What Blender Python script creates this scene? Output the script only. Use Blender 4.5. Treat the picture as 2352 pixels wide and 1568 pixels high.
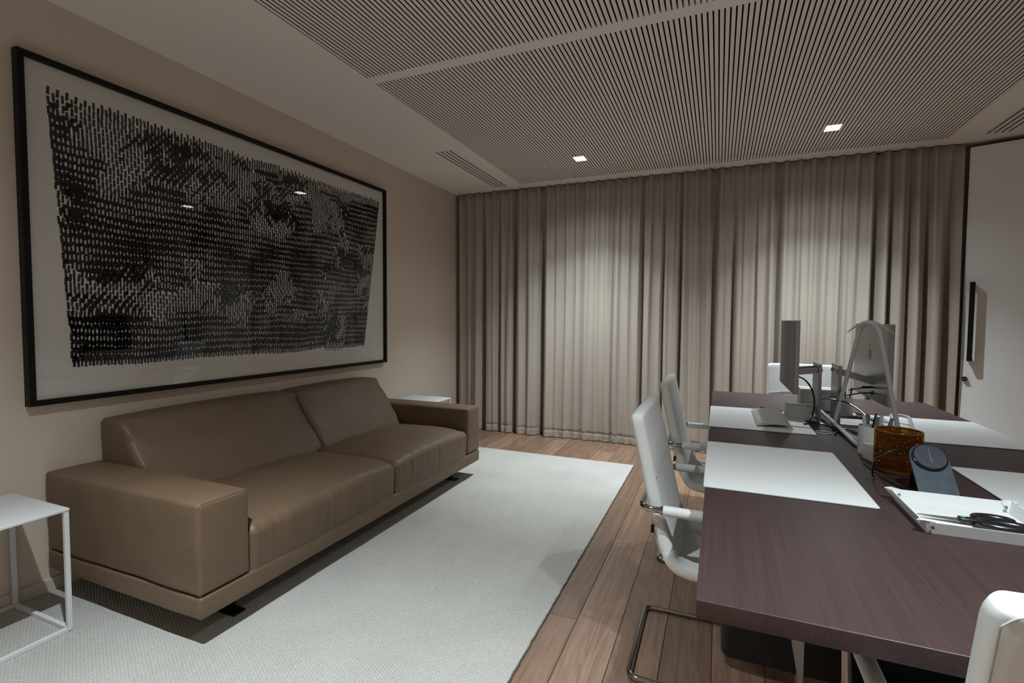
import bpy, bmesh, math, random
import numpy as np
from mathutils import Vector, Matrix, noise
random.seed(7)
S = bpy.context.scene
for o in list(bpy.data.objects): bpy.data.objects.remove(o)
C = S.collection

# ------------------------------------------------------------------ camera
cd = bpy.data.cameras.new('camera'); cam = bpy.data.objects.new('camera', cd); C.objects.link(cam)
F_PX, W_PX, H_PX = 1135.0, 2352.0, 1568.0
cd.sensor_width = 36; cd.sensor_fit = 'HORIZONTAL'; cd.lens = 36 * F_PX / W_PX
cd.clip_start = 0.02; cd.clip_end = 60
def pxdir(px, py):
    return Vector((px - W_PX / 2, -(py - H_PX / 2), -F_PX)).normalized()
Yc = pxdir(1650, 735); Xc = -pxdir(-1549, 715); Zc = Xc.cross(Yc).normalized(); Xc = Yc.cross(Zc)
Rm = Matrix((Xc, Yc, Zc))            # world = Rm @ camera space
cam.matrix_world = Matrix.Translation((0, 0, 1.25)) @ Rm.to_4x4()
S.camera = cam

# ------------------------------------------------------------------ world, exposure
w = bpy.data.worlds.new('world'); S.world = w; w.use_nodes = True
w.node_tree.nodes['Background'].inputs[0].default_value = (0.01, 0.01, 0.012, 1)
w.node_tree.nodes['Background'].inputs[1].default_value = 1.0
S.view_settings.view_transform = 'Standard'; S.view_settings.look = 'None'
S.view_settings.gamma = 1.0; S.view_settings.use_curve_mapping = False
S.view_settings.exposure = -1.08
LAMPS = [(-1.14, 4.24), (0.73, 4.24), (-1.14, 0.61), (0.73, 0.61)]
# each downlight: a narrow core, a middle beam and a wide, dimmer skirt: (watts, full angle, blend)
BEAMS = [(400.0, 76, 1.0), (245.0, 102, 0.8), (56.0, 146, 1.0)]; LAMP_COLOR = (0.89, 1.0, 1.03)

CEIL = 2.64; XL = -2.767; XR = 2.43; YB = 5.16; YN = -0.55

# ------------------------------------------------------------------ materials
def mat(name, col, rough=0.5, metal=0.0, spec=None, bump=None, var=None, sheen=0, coat=0):
    m = bpy.data.materials.new(name); m.use_nodes = True
    nt = m.node_tree; b = nt.nodes['Principled BSDF']
    b.inputs['Base Color'].default_value = (*col, 1); b.inputs['Roughness'].default_value = rough
    b.inputs['Metallic'].default_value = metal
    if spec is not None: b.inputs['Specular IOR Level'].default_value = spec
    if sheen:
        b.inputs['Sheen Weight'].default_value = sheen; b.inputs['Sheen Roughness'].default_value = 0.4
    if coat: b.inputs['Coat Weight'].default_value = coat; b.inputs['Coat Roughness'].default_value = 0.1
    tc = nt.nodes.new('ShaderNodeTexCoord')
    if var:                                   # (scale xyz, amount): brightness variation
        sc, amt = var
        mp = nt.nodes.new('ShaderNodeMapping'); mp.inputs['Scale'].default_value = sc
        nz = nt.nodes.new('ShaderNodeTexNoise'); nz.inputs['Scale'].default_value = 1; nz.inputs['Detail'].default_value = 4
        mr = nt.nodes.new('ShaderNodeMapRange'); mr.inputs[1].default_value = 0.3; mr.inputs[2].default_value = 0.7
        mr.inputs[3].default_value = 1 - amt; mr.inputs[4].default_value = 1 + amt
        mx = nt.nodes.new('ShaderNodeVectorMath'); mx.operation = 'SCALE'; mx.inputs[0].default_value = col
        nt.links.new(tc.outputs['Object'], mp.inputs[0]); nt.links.new(mp.outputs[0], nz.inputs[0])
        nt.links.new(nz.outputs[0], mr.inputs[0]); nt.links.new(mr.outputs[0], mx.inputs['Scale'])
        nt.links.new(mx.outputs[0], b.inputs['Base Color'])
    if bump:                                  # (scale xyz, strength, distance)
        sc, st, di = bump
        mp = nt.nodes.new('ShaderNodeMapping'); mp.inputs['Scale'].default_value = sc
        nz = nt.nodes.new('ShaderNodeTexNoise'); nz.inputs['Scale'].default_value = 1; nz.inputs['Detail'].default_value = 3
        bp = nt.nodes.new('ShaderNodeBump'); bp.inputs['Strength'].default_value = st; bp.inputs['Distance'].default_value = di
        nt.links.new(tc.outputs['Object'], mp.inputs[0]); nt.links.new(mp.outputs[0], nz.inputs[0])
        nt.links.new(nz.outputs[0], bp.inputs['Height']); nt.links.new(bp.outputs[0], b.inputs['Normal'])
    return m

M = {}
M['wall'] = mat('wall_plaster', (0.64, 0.54, 0.455), 0.85, bump=((90, 90, 90), .12, .002), var=((1.5, 1.5, 1.5), .03))
M['ceiling'] = mat('ceiling_paint', (0.88, 0.825, 0.775), 0.9)
M['slat'] = mat('slat_paint', (0.88, 0.81, 0.755), 0.8)
M['void'] = mat('dark_void', (0.012, 0.008, 0.006), 0.9)
M['baseboard'] = mat('baseboard_paint', (0.60, 0.52, 0.46), 0.6)
M['door'] = mat('door_paint', (0.86, 0.86, 0.86), 0.55)
M['black'] = mat('black_satin', (0.004, 0.004, 0.0045), 0.5, spec=.25)
M['black_plastic'] = mat('black_plastic', (0.01, 0.01, 0.012), 0.25)
M['paper'] = mat('paper', (0.62, 0.585, 0.545), 0.85)
M['ink'] = mat('ink', (0.006, 0.006, 0.006), 0.6)
M['leather'] = mat('taupe_leather', (0.148, 0.095, 0.058), 0.52, bump=((320, 320, 320), .12, .001), var=((6, 6, 6), .07))
M['piping'] = mat('piping_leather', (0.15, 0.105, 0.072), 0.45)
M['white_leather'] = mat('white_leather', (0.76, 0.77, 0.76), 0.5, bump=((400, 400, 400), .1, .0008))
M['seam'] = mat('grey_seam', (0.42, 0.43, 0.43), 0.6)
M['chrome'] = mat('chrome', (0.40, 0.39, 0.385), 0.09, metal=1)
M['steel'] = mat('brushed_steel', (0.24, 0.24, 0.24), 0.45, metal=1)
M['white_metal'] = mat('white_metal', (0.66, 0.67, 0.68), 0.45)
M['mat_white'] = mat('desk_mat_leather', (0.74, 0.745, 0.745), 0.6, bump=((500, 500, 500), .08, .0005))
M['alu'] = mat('aluminium', (0.34, 0.335, 0.33), 0.33, metal=0.75)
M['alu_lit'] = mat('aluminium_lit', (0.62, 0.62, 0.61), 0.4, metal=0.4)  # paler aluminium for stand bases: bright reflected light put into the colour
M['alu_dark'] = mat('emblem_dark', (0.10, 0.095, 0.085), 0.3, metal=0.6)
M['screen'] = mat('screen_glass', (0.008, 0.007, 0.008), 0.10, spec=0.5); M['screen'].node_tree.nodes['Principled BSDF'].inputs['IOR'].default_value = 1.07
M['grey_plastic'] = mat('grey_plastic', (0.52, 0.51, 0.49), 0.5)
M['key'] = mat('key_white', (0.60, 0.59, 0.57), 0.5)
M['cream'] = mat('cream_card', (0.66, 0.63, 0.56), 0.7)
M['brass'] = mat('gold_card', (0.45, 0.33, 0.16), 0.5)
M['blue_leather'] = mat('slate_blue_leather', (0.030, 0.046, 0.068), 0.55, bump=((700, 700, 700), .3, .001), var=((40, 40, 40), .25))
M['pad_leather'] = mat('dark_blue_leather', (0.016, 0.024, 0.038), 0.5, bump=((700, 700, 700), .3, .001), var=((40, 40, 40), .2))
M['dot'] = mat('silver_print', (0.5, 0.5, 0.48), 0.4)
M['green'] = mat('green_mark', (0.10, 0.55, 0.08), 0.5)
M['blade'] = mat('blade_steel', (0.35, 0.34, 0.33), 0.35, metal=0.9)
M['pen_grey'] = mat('pen_grey', (0.16, 0.16, 0.16), 0.35)
M['pen_clear'] = mat('pen_pale', (0.55, 0.57, 0.58), 0.2)

def lamp_mat():
    m = bpy.data.materials.new('lamp_lens'); m.use_nodes = True
    b = m.node_tree.nodes['Principled BSDF']
    b.inputs['Base Color'].default_value = (0.9, 0.9, 0.9, 1)
    b.inputs['Emission Color'].default_value = (0.88, 0.97, 1.0, 1); b.inputs['Emission Strength'].default_value = 40.0
    return m
M['lens'] = lamp_mat()

def glass_thin():
    m = bpy.data.materials.new('picture_glass'); m.use_nodes = True; nt = m.node_tree
    nt.nodes.clear()
    o = nt.nodes.new('ShaderNodeOutputMaterial'); mx = nt.nodes.new('ShaderNodeMixShader')
    t = nt.nodes.new('ShaderNodeBsdfTransparent'); g = nt.nodes.new('ShaderNodeBsdfGlossy'); g.inputs['Roughness'].default_value = 0.012
    lw = nt.nodes.new('ShaderNodeLayerWeight')
    pw = nt.nodes.new('ShaderNodeMath'); pw.operation = 'POWER'; pw.inputs[1].default_value = 5
    f = nt.nodes.new('ShaderNodeMath'); f.operation = 'MULTIPLY_ADD'; f.inputs[1].default_value = .35; f.inputs[2].default_value = .022
    lw.inputs[0].default_value = .5
    nt.links.new(lw.outputs['Facing'], pw.inputs[0]); nt.links.new(pw.outputs[0], f.inputs[0])
    nt.links.new(f.outputs[0], mx.inputs[0]); nt.links.new(t.outputs[0], mx.inputs[1]); nt.links.new(g.outputs[0], mx.inputs[2])
    nt.links.new(mx.outputs[0], o.inputs[0]); return m
M['glass'] = glass_thin()

def amber():
    m = bpy.data.materials.new('amber_glass'); m.use_nodes = True; nt = m.node_tree; nt.nodes.clear()
    o = nt.nodes.new('ShaderNodeOutputMaterial'); mx = nt.nodes.new('ShaderNodeMixShader')
    t = nt.nodes.new('ShaderNodeBsdfTransparent')
    g = nt.nodes.new('ShaderNodeBsdfPrincipled'); g.inputs['Roughness'].default_value = 0.12
    g.inputs['Base Color'].default_value = (0.16, 0.055, 0.006, 1)
    tc = nt.nodes.new('ShaderNodeTexCoord')
    vo = nt.nodes.new('ShaderNodeTexVoronoi'); vo.inputs['Scale'].default_value = 85
    nz = nt.nodes.new('ShaderNodeTexNoise'); nz.inputs['Scale'].default_value = 28; nz.inputs['Detail'].default_value = 4
    cr = nt.nodes.new('ShaderNodeValToRGB')
    cr.color_ramp.elements[0].position = .35; cr.color_ramp.elements[0].color = (0.50, 0.27, 0.035, 1)
    cr.color_ramp.elements[1].position = .7; cr.color_ramp.elements[1].color = (0.80, 0.54, 0.14, 1)
    bp = nt.nodes.new('ShaderNodeBump'); bp.inputs['Strength'].default_value = .8; bp.inputs['Distance'].default_value = .003
    L = nt.links.new
    L(tc.outputs['Object'], vo.inputs[0]); L(tc.outputs['Object'], nz.inputs[0])
    L(nz.outputs[0], cr.inputs[0]); L(cr.outputs[0], t.inputs[0])
    L(vo.outputs['Distance'], bp.inputs['Height']); L(bp.outputs[0], g.inputs['Normal'])
    mx.inputs[0].default_value = 0.19
    L(t.outputs[0], mx.inputs[1]); L(g.outputs[0], mx.inputs[2]); L(mx.outputs[0], o.inputs[0]); return m
M['amber'] = amber()
M['amber_dark'] = mat('amber_dark', (0.11, 0.038, 0.005), 0.12)
M['bubble'] = mat('amber_bubble', (0.36, 0.17, 0.03), 0.08)

def curtain_mat():
    m = mat('curtain_satin', (0.392, 0.338, 0.294), 0.45, sheen=0.15)
    nt = m.node_tree; b = nt.nodes['Principled BSDF']
    tc = nt.nodes['Texture Coordinate']
    mp = nt.nodes.new('ShaderNodeMapping'); mp.inputs['Scale'].default_value = (900, 1, 25)
    nz = nt.nodes.new('ShaderNodeTexNoise'); nz.inputs['Scale'].default_value = 1; nz.inputs['Detail'].default_value = 2
    bp = nt.nodes.new('ShaderNodeBump'); bp.inputs['Strength'].default_value = .15; bp.inputs['Distance'].default_value = .001
    nt.links.new(tc.outputs['Object'], mp.inputs[0]); nt.links.new(mp.outputs[0], nz.inputs[0])
    nt.links.new(nz.outputs[0], bp.inputs['Height']); nt.links.new(bp.outputs[0], b.inputs['Normal'])
    return m
M['curtain'] = curtain_mat()

def wood_mat(name, c1, c2, scale, rough, rand=0.0, fine=(60, 1.2, 60), bumpd=.0008, spec=.5, wave=.35):
    m = bpy.data.materials.new(name); m.use_nodes = True; nt = m.node_tree; b = nt.nodes['Principled BSDF']
    L = nt.links.new
    tc = nt.nodes.new('ShaderNodeTexCoord'); oi = nt.nodes.new('ShaderNodeObjectInfo')
    ad = nt.nodes.new('ShaderNodeVectorMath'); ad.operation = 'MULTIPLY_ADD'
    L(oi.outputs['Random'], ad.inputs[0]); ad.inputs[1].default_value = (37, 91, 13); L(tc.outputs['Object'], ad.inputs[2])
    mp = nt.nodes.new('ShaderNodeMapping'); mp.inputs['Scale'].default_value = scale
    wv = nt.nodes.new('ShaderNodeTexNoise'); wv.inputs['Scale'].default_value = 1; wv.inputs['Detail'].default_value = 3; wv.inputs['Distortion'].default_value = 1.5
    sn = nt.nodes.new('ShaderNodeMath'); sn.operation = 'MULTIPLY'; sn.inputs[1].default_value = 42
    s2 = nt.nodes.new('ShaderNodeMath'); s2.operation = 'SINE'
    mp2 = nt.nodes.new('ShaderNodeMapping'); mp2.inputs['Scale'].default_value = fine
    fn = nt.nodes.new('ShaderNodeTexNoise'); fn.inputs['Scale'].default_value = 1; fn.inputs['Detail'].default_value = 5
    L(ad.outputs[0], mp.inputs[0]); L(mp.outputs[0], wv.inputs[0]); L(wv.outputs[0], sn.inputs[0]); L(sn.outputs[0], s2.inputs[0])
    L(ad.outputs[0], mp2.inputs[0]); L(mp2.outputs[0], fn.inputs[0])
    mr = nt.nodes.new('ShaderNodeMapRange'); mr.inputs[1].default_value = -1; mr.inputs[2].default_value = 1; mr.inputs[3].default_value = .0; mr.inputs[4].default_value = wave
    L(s2.outputs[0], mr.inputs[0])
    a2 = nt.nodes.new('ShaderNodeMath'); a2.operation = 'ADD'; L(mr.outputs[0], a2.inputs[0]); L(fn.outputs[0], a2.inputs[1])
    m2 = nt.nodes.new('ShaderNodeMapRange'); m2.inputs[1].default_value = .35; m2.inputs[2].default_value = 1.0; L(a2.outputs[0], m2.inputs[0])
    mx = nt.nodes.new('ShaderNodeMix'); mx.data_type = 'RGBA'; mx.inputs[6].default_value = (*c1, 1); mx.inputs[7].default_value = (*c2, 1)
    L(m2.outputs[0], mx.inputs[0])
    rr = nt.nodes.new('ShaderNodeMapRange'); rr.inputs[3].default_value = 1 - rand; rr.inputs[4].default_value = 1 + rand
    L(oi.outputs['Random'], rr.inputs[0])
    sc = nt.nodes.new('ShaderNodeVectorMath'); sc.operation = 'SCALE'; L(mx.outputs[2], sc.inputs[0]); L(rr.outputs[0], sc.inputs['Scale'])
    L(sc.outputs[0], b.inputs['Base Color'])
    bp = nt.nodes.new('ShaderNodeBump'); bp.inputs['Strength'].default_value = .35; bp.inputs['Distance'].default_value = bumpd
    L(a2.outputs[0], bp.inputs['Height']); L(bp.outputs[0], b.inputs['Normal'])
    b.inputs['Roughness'].default_value = rough; b.inputs['Specular IOR Level'].default_value = spec
    return m
M['plank'] = wood_mat('oak_plank', (0.270, 0.163, 0.108), (0.142, 0.080, 0.052), (5, .55, 5), .36, rand=.20, fine=(150, 3, 40), wave=.26)
M['table'] = wood_mat('stained_oak', (0.037, 0.020, 0.020), (0.062, 0.035, 0.035), (6, .35, 3), .42, spec=.35, fine=(330, 2.2, 60), bumpd=.0005, wave=.10)

def rug_mat():
    m = bpy.data.materials.new('woven_wool'); m.use_nodes = True; nt = m.node_tree; b = nt.nodes['Principled BSDF']; L = nt.links.new
    tc = nt.nodes.new('ShaderNodeTexCoord')
    def wave(rot, sc):
        mp = nt.nodes.new('ShaderNodeMapping'); mp.inputs['Rotation'].default_value = (0, 0, rot)
        n0 = nt.nodes.new('ShaderNodeTexWave'); n0.inputs['Scale'].default_value = sc; n0.inputs['Distortion'].default_value = 1.2
        n0.inputs['Detail'].default_value = 2; n0.inputs['Detail Scale'].default_value = 2
        L(tc.outputs['Object'], mp.inputs[0]); L(mp.outputs[0], n0.inputs[0]); return n0
    a = wave(0.45, 36); c = wave(0.45 + 1.57, 30)
    mu = nt.nodes.new('ShaderNodeMath'); mu.operation = 'MULTIPLY'; L(a.outputs['Fac'], mu.inputs[0]); L(c.outputs['Fac'], mu.inputs[1])
    nz = nt.nodes.new('ShaderNodeTexNoise'); nz.inputs['Scale'].default_value = 170; nz.inputs['Detail'].default_value = 3; L(tc.outputs['Object'], nz.inputs[0])
    big = nt.nodes.new('ShaderNodeTexNoise'); big.inputs['Scale'].default_value = 2.2; big.inputs['Detail'].default_value = 3; L(tc.outputs['Object'], big.inputs[0])
    ad = nt.nodes.new('ShaderNodeMath'); ad.operation = 'ADD'; L(mu.outputs[0], ad.inputs[0]); L(nz.outputs[0], ad.inputs[1])
    mr = nt.nodes.new('ShaderNodeMapRange'); mr.inputs[1].default_value = .35; mr.inputs[2].default_value = 1.2; mr.inputs[3].default_value = .70; mr.inputs[4].default_value = 1.12; L(ad.outputs[0], mr.inputs[0])
    m3 = nt.nodes.new('ShaderNodeMapRange'); m3.inputs[1].default_value = .3; m3.inputs[2].default_value = .7; m3.inputs[3].default_value = .93; m3.inputs[4].default_value = 1.06; L(big.outputs[0], m3.inputs[0])
    mm = nt.nodes.new('ShaderNodeMath'); mm.operation = 'MULTIPLY'; L(mr.outputs[0], mm.inputs[0]); L(m3.outputs[0], mm.inputs[1])
    sc = nt.nodes.new('ShaderNodeVectorMath'); sc.operation = 'SCALE'; sc.inputs[0].default_value = (0.545, 0.525, 0.495); L(mm.outputs[0], sc.inputs['Scale'])
    L(sc.outputs[0], b.inputs['Base Color']); b.inputs['Roughness'].default_value = .95; b.inputs['Specular IOR Level'].default_value = .1
    bp = nt.nodes.new('ShaderNodeBump'); bp.inputs['Strength'].default_value = .7; bp.inputs['Distance'].default_value = .004
    L(ad.outputs[0], bp.inputs['Height']); L(bp.outputs[0], b.inputs['Normal'])
    return m
M['rug'] = rug_mat()

# ------------------------------------------------------------------ mesh helpers
M['core'] = mat('core_groove_shade', (0.022, 0.011, 0.007), 0.9)  # brown core tint that also paints shade into slat grooves and vent slots
def two_tone(me):
    """painted face below, sides dark: brown core tint plus shade painted into the gaps"""
    me.materials.append(M['core'])
    for p in me.polygons: p.material_index = 0 if p.normal.z < -.5 else 1
    return me
class MB:
    def __init__(s): s.v = []; s.f = []
    def add(s, v, f):
        n = len(s.v); s.v += [tuple(p) for p in v]; s.f += [tuple(i + n for i in q) for q in f]; return s
    def box(s, x0, x1, y0, y1, z0, z1):
        v = [(x0,y0,z0),(x1,y0,z0),(x1,y1,z0),(x0,y1,z0),(x0,y0,z1),(x1,y0,z1),(x1,y1,z1),(x0,y1,z1)]
        return s.add(v, [(0,3,2,1),(4,5,6,7),(0,1,5,4),(1,2,6,5),(2,3,7,6),(3,0,4,7)])
    def soft(s, x0, x1, y0, y1, z0, z1, r=.01, n=(2,2,2), fn=None, k=3):
        """box with rounded edges of radius r, n inner divisions per axis, optional deform fn(p)->p"""
        c = [(x0+x1)/2, (y0+y1)/2, (z0+z1)/2]; h = [(x1-x0)/2, (y1-y0)/2, (z1-z0)/2]
        r = min(r, *[q*.999 for q in h])
        ax = []
        for i in range(3):
            inn = h[i]-r; a = [-inn + 2*inn*t/max(1,n[i]) for t in range(n[i]+1)]
            pre = [-inn - r*math.tan(math.pi/4*(k-j)/k) for j in range(k)]
            ax.append(pre + a + [-q for q in reversed(pre)])
        idx = {}; V = []; Fc = []
        def vid(i, j, l):
            key = (i, j, l)
            if key not in idx:
                p = Vector((ax[0][i], ax[1][j], ax[2][l]))
                q = Vector([max(-(h[a]-r), min(h[a]-r, p[a])) for a in range(3)])
                d = p - q
                if d.length > 1e-9: p = q + d.normalized()*r
                p = p + Vector(c)
                if fn: p = Vector(fn(p))
                idx[key] = len(V); V.append(tuple(p))
            return idx[key]
        N = [len(a)-1 for a in ax]
        for i in range(N[0]):
            for j in range(N[1]):
                Fc.append((vid(i,j,0), vid(i,j+1,0), vid(i+1,j+1,0), vid(i+1,j,0)))
                Fc.append((vid(i,j,N[2]), vid(i+1,j,N[2]), vid(i+1,j+1,N[2]), vid(i,j+1,N[2])))
        for i in range(N[0]):
            for l in range(N[2]):
                Fc.append((vid(i,0,l), vid(i+1,0,l), vid(i+1,0,l+1), vid(i,0,l+1)))
                Fc.append((vid(i,N[1],l), vid(i,N[1],l+1), vid(i+1,N[1],l+1), vid(i+1,N[1],l)))
        for j in range(N[1]):
            for l in range(N[2]):
                Fc.append((vid(0,j,l), vid(0,j,l+1), vid(0,j+1,l+1), vid(0,j+1,l)))
                Fc.append((vid(N[0],j,l), vid(N[0],j+1,l), vid(N[0],j+1,l+1), vid(N[0],j,l+1)))
        return s.add(V, Fc)
    def tube(s, pts, r, closed=False, n=10, r2=None):
        P = [Vector(p) for p in pts]; m = len(P)
        T = []
        for i in range(m):
            if closed: t = (P[(i+1)%m] - P[i-1])
            else: t = P[min(i+1, m-1)] - P[max(i-1, 0)]
            T.append(t.normalized())
        up = Vector((0,0,1)) if abs(T[0].z) < .9 else Vector((1,0,0))
        u = (up - T[0]*up.dot(T[0])).normalized()
        V = []; Fc = []
        for i in range(m):
            u = (u - T[i]*u.dot(T[i])).normalized(); w_ = T[i].cross(u)
            rr = r if r2 is None else r + (r2 - r)*i/(m-1)
            for a in range(n):
                t = 2*math.pi*a/n; V.append(P[i] + u*math.cos(t)*rr + w_*math.sin(t)*rr)
        R = m if closed else m-1
        for i in range(R):
            # for closed loops the frame may be rotated at the seam: match nearest
            off = 0
            if closed and i == m-1:
                off = min(range(n), key=lambda q: (V[i*n] - V[q]).length)
            for a in range(n):
                b = (a+1) % n; i2 = (i+1) % m
                Fc.append((i*n+a, i*n+b, i2*n+(b+off)%n, i2*n+(a+off)%n))
        if not closed:
            Fc.append(tuple(reversed(range(n)))); Fc.append(tuple((m-1)*n + a for a in range(n)))
        return s.add(V, Fc)
    def lathe(s, prof, c=(0,0,0), n=40, closed=False):
        V = []; Fc = []
        for (r, z) in prof:
            for a in range(n):
                t = 2*math.pi*a/n; V.append((c[0]+r*math.cos(t), c[1]+r*math.sin(t), c[2]+z))
        m = len(prof)
        for i in range(m if closed else m-1):
            for a in range(n):
                b = (a+1)%n; i2 = (i+1)%m; Fc.append((i*n+a, i*n+b, i2*n+b, i2*n+a))
        if not closed:
            Fc.append(tuple(reversed(range(n)))); Fc.append(tuple((m-1)*n+a for a in range(n)))
        return s.add(V, Fc)
    def prism(s, poly, z0, z1):
        n = len(poly); V = [(x,y,z0) for x,y in poly] + [(x,y,z1) for x,y in poly]
        Fc = [tuple(reversed(range(n))), tuple(range(n, 2*n))] + [(i,(i+1)%n,(i+1)%n+n,i+n) for i in range(n)]
        return s.add(V, Fc)
    def xf(s, mtx):
        s.v = [tuple(mtx @ Vector(p)) for p in s.v]; return s
    def mesh(s, name, m, smooth=True):
        me = bpy.data.meshes.new(name); me.from_pydata(s.v, [], s.f); me.materials.append(m)
        if smooth:
            me.polygons.foreach_set('use_smooth', [True]*len(me.polygons))
            me.update()
            try: me.set_sharp_from_angle(angle=math.radians(38))
            except Exception: pass
        me.update(); return me
    def build(s, name, m, parent=None, smooth=True):
        o = bpy.data.objects.new(name, s.mesh(name, m, smooth)); C.objects.link(o)
        if parent: o.parent = parent
        return o

def tag(o, label=None, cat=None, group=None, kind=None):
    if label: o['label'] = label
    if cat: o['category'] = cat
    if group: o['group'] = group
    if kind: o['kind'] = kind
    return o
def thing(name, label, cat, loc=(0,0,0), rz=0, group=None):
    o = bpy.data.objects.new(name, None); C.objects.link(o); o.location = loc; o.rotation_euler = (0,0,rz)
    o.empty_display_size = .1
    return tag(o, label, cat, group)
def struct(o): return tag(o, kind='structure')
def obj_of(name, me, parent=None, loc=(0,0,0)):
    o = bpy.data.objects.new(name, me); C.objects.link(o); o.location = loc
    if parent: o.parent = parent
    return o
def kids(o): return [c for c in bpy.data.objects if c.parent == o]
def copy_tree(o, parent=None):
    c = o.copy(); C.objects.link(c); c.parent = parent
    for ch in kids(o): copy_tree(ch, c)
    return c
def fillet(pts, rad, closed=False, k=6):
    """polyline with rounded corners; rad: number or list per point"""
    P = [Vector(p) for p in pts]; n = len(P); out = []
    for i in range(n):
        r = rad[i] if isinstance(rad, (list, tuple)) else rad
        if not closed and i in (0, n-1): out.append(P[i]); continue
        a = P[i-1]; b = P[i]; c = P[(i+1) % n]
        d1 = (a-b); d2 = (c-b); l1 = d1.length; l2 = d2.length; d1.normalize(); d2.normalize()
        rr = min(r, l1*.49, l2*.49); s = b + d1*rr; e = b + d2*rr
        for j in range(k+1):
            t = j/k; out.append(s*(1-t)**2 + b*2*t*(1-t) + e*t*t)
    return out
def cat_rom(pts, k=8):
    P = [Vector(p) for p in pts]; P = [P[0]*2-P[1]] + P + [P[-1]*2-P[-2]]; out = []
    for i in range(1, len(P)-2):
        for j in range(k):
            t = j/k; a,b,c,d = P[i-1],P[i],P[i+1],P[i+2]
            out.append(0.5*((2*b)+(c-a)*t+(2*a-5*b+4*c-d)*t*t+(3*b-a-3*c+d)*t**3))
    out.append(P[-2]); return out
def nz(x, y, z=0.): return noise.noise(Vector((x, y, z)))

# ================================================================== STRUCTURE
# floor: sub-floor slab with one object per plank, running towards the curtain
fl = struct(MB().box(XL-.1, XR+.1, YN-.1, YB+.1, -.08, -.014).build('floor', M['void'], smooth=False))
PW = 0.1735
plank_meshes = {}
def plank_mesh(L):
    key = round(L, 2)
    if key not in plank_meshes:
        plank_meshes[key] = MB().soft(-PW/2+.0009, PW/2-.0009, -L/2+.0009, L/2-.0009, -.014, 0, .0014, (1,1,1), k=1).mesh('plank', M['plank'], False)
    return plank_meshes[key]
x = 0.006 - PW/2 - PW*15
row = 0
while x < XR + PW/2:
    if x > XL - PW/2:
        y = YN - random.uniform(0, 1.4)
        ends = {0.006-PW*3: 3.70}
        while y < YB:
            L = random.choice([1.1, 1.3, 1.5, 1.7, 1.9])
            if y + L > YN: obj_of('plank', plank_mesh(L), fl, (x, y+L/2, 0))
            y += L
    x += PW; row += 1

struct(MB().box(XL-.1, XL, YN-.1, YB+.1, -.08, CEIL+.1).build('wall_left', M['wall'], smooth=False))
struct(MB().box(XR, XR+.1, YN-.1, YB+.1, -.08, CEIL+.1).build('wall_right', M['wall'], smooth=False))
struct(MB().box(XL, XR, YB, YB+.1, -.08, CEIL+.1).build('wall_back', M['wall'], smooth=False))
struct(MB().box(XL, XR, YN-.1, YN, -.08, CEIL+.1).build('wall_near', M['wall'], smooth=False))
struct(MB().soft(XL, XL+.014, YN, YB, 0, .066, .004, (1,1,1), k=2).build('baseboard_left', M['baseboard'], smooth=False))

# ceiling: plaster field around two slatted acoustic panels and two linear vents
PX0, PX1 = -1.912, 1.585
ce = MB()
T = .03
VL = (-2.232, -2.074, 3.645, 4.825); VR = (1.785, 1.945, 3.645, 4.80)
def field(x0, x1, y0, y1, hole=None):
    if not hole: ce.box(x0, x1, y0, y1, CEIL, CEIL+T); return
    a, b, c, d = hole
    ce.box(x0, a, y0, y1, CEIL, CEIL+T); ce.box(b, x1, y0, y1, CEIL, CEIL+T)
    ce.box(a, b, y0, c, CEIL, CEIL+T); ce.box(a, b, d, y1, CEIL, CEIL+T)
field(XL, PX0, YN, YB, VL); field(PX1, XR, YN, YB, VR)
field(PX0, PX1, 4.806, YB); field(PX0, PX1, 2.385, 2.458); field(PX0, PX1, YN, .04)
ce.box(XL, XR, YN, YB, CEIL+.06, CEIL+.08)
ceil = struct(ce.build('ceiling', M['ceiling'], smooth=False))
N_SL = 143; pitch = (PX1-PX0)/N_SL; gap = .0072
for (y0, y1) in ((2.458, 4.806), (.04, 2.385)):
    pn = MB().box(PX0, PX1, y0, y1, CEIL+.030, CEIL+.036).build('acoustic_panel', M['void'], ceil, False)
    me = two_tone(MB().box(gap/2, pitch-gap/2, y0, y1, CEIL, CEIL+.029).mesh('slat', M['slat'], False))
    for i in range(N_SL):
        obj_of('slat', me, pn, (PX0+i*pitch, 0, 0))
    MB().box(PX0-.001, PX0+.001, y0, y1, CEIL-.0004, CEIL+.01).build('shadow_joint', M['void'], pn, False)

# linear vents
def vent(v, label):
    a, b, c, d = v
    t = thing('ceiling_vent', label, 'vent', (0,0,0), 0, 'linear slot vents in the ceiling margins')
    MB().box(a-.02, b+.02, c-.02, d+.02, CEIL+.034, CEIL+.04).build('backing', M['void'], t, False)
    n = 5; wd = (b-a); sw = .0115; bl = (wd - 4*sw)/n
    x = a
    for i in range(n):
        w_ = bl*(.55 if i in (0, 4) else 1.3)
        two_tone(MB().box(x, x+w_, c, d, CEIL-.0015, CEIL+.030).build('blade', M['ceiling'], t, False).data)  # dark blade sides: slot shade put into the colour
        x += w_ + sw
    return t
vent(VL, 'white linear slot vent in the ceiling above the far end of the sofa')
vent(VR, 'white linear slot vent in the ceiling in front of the white door')

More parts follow.
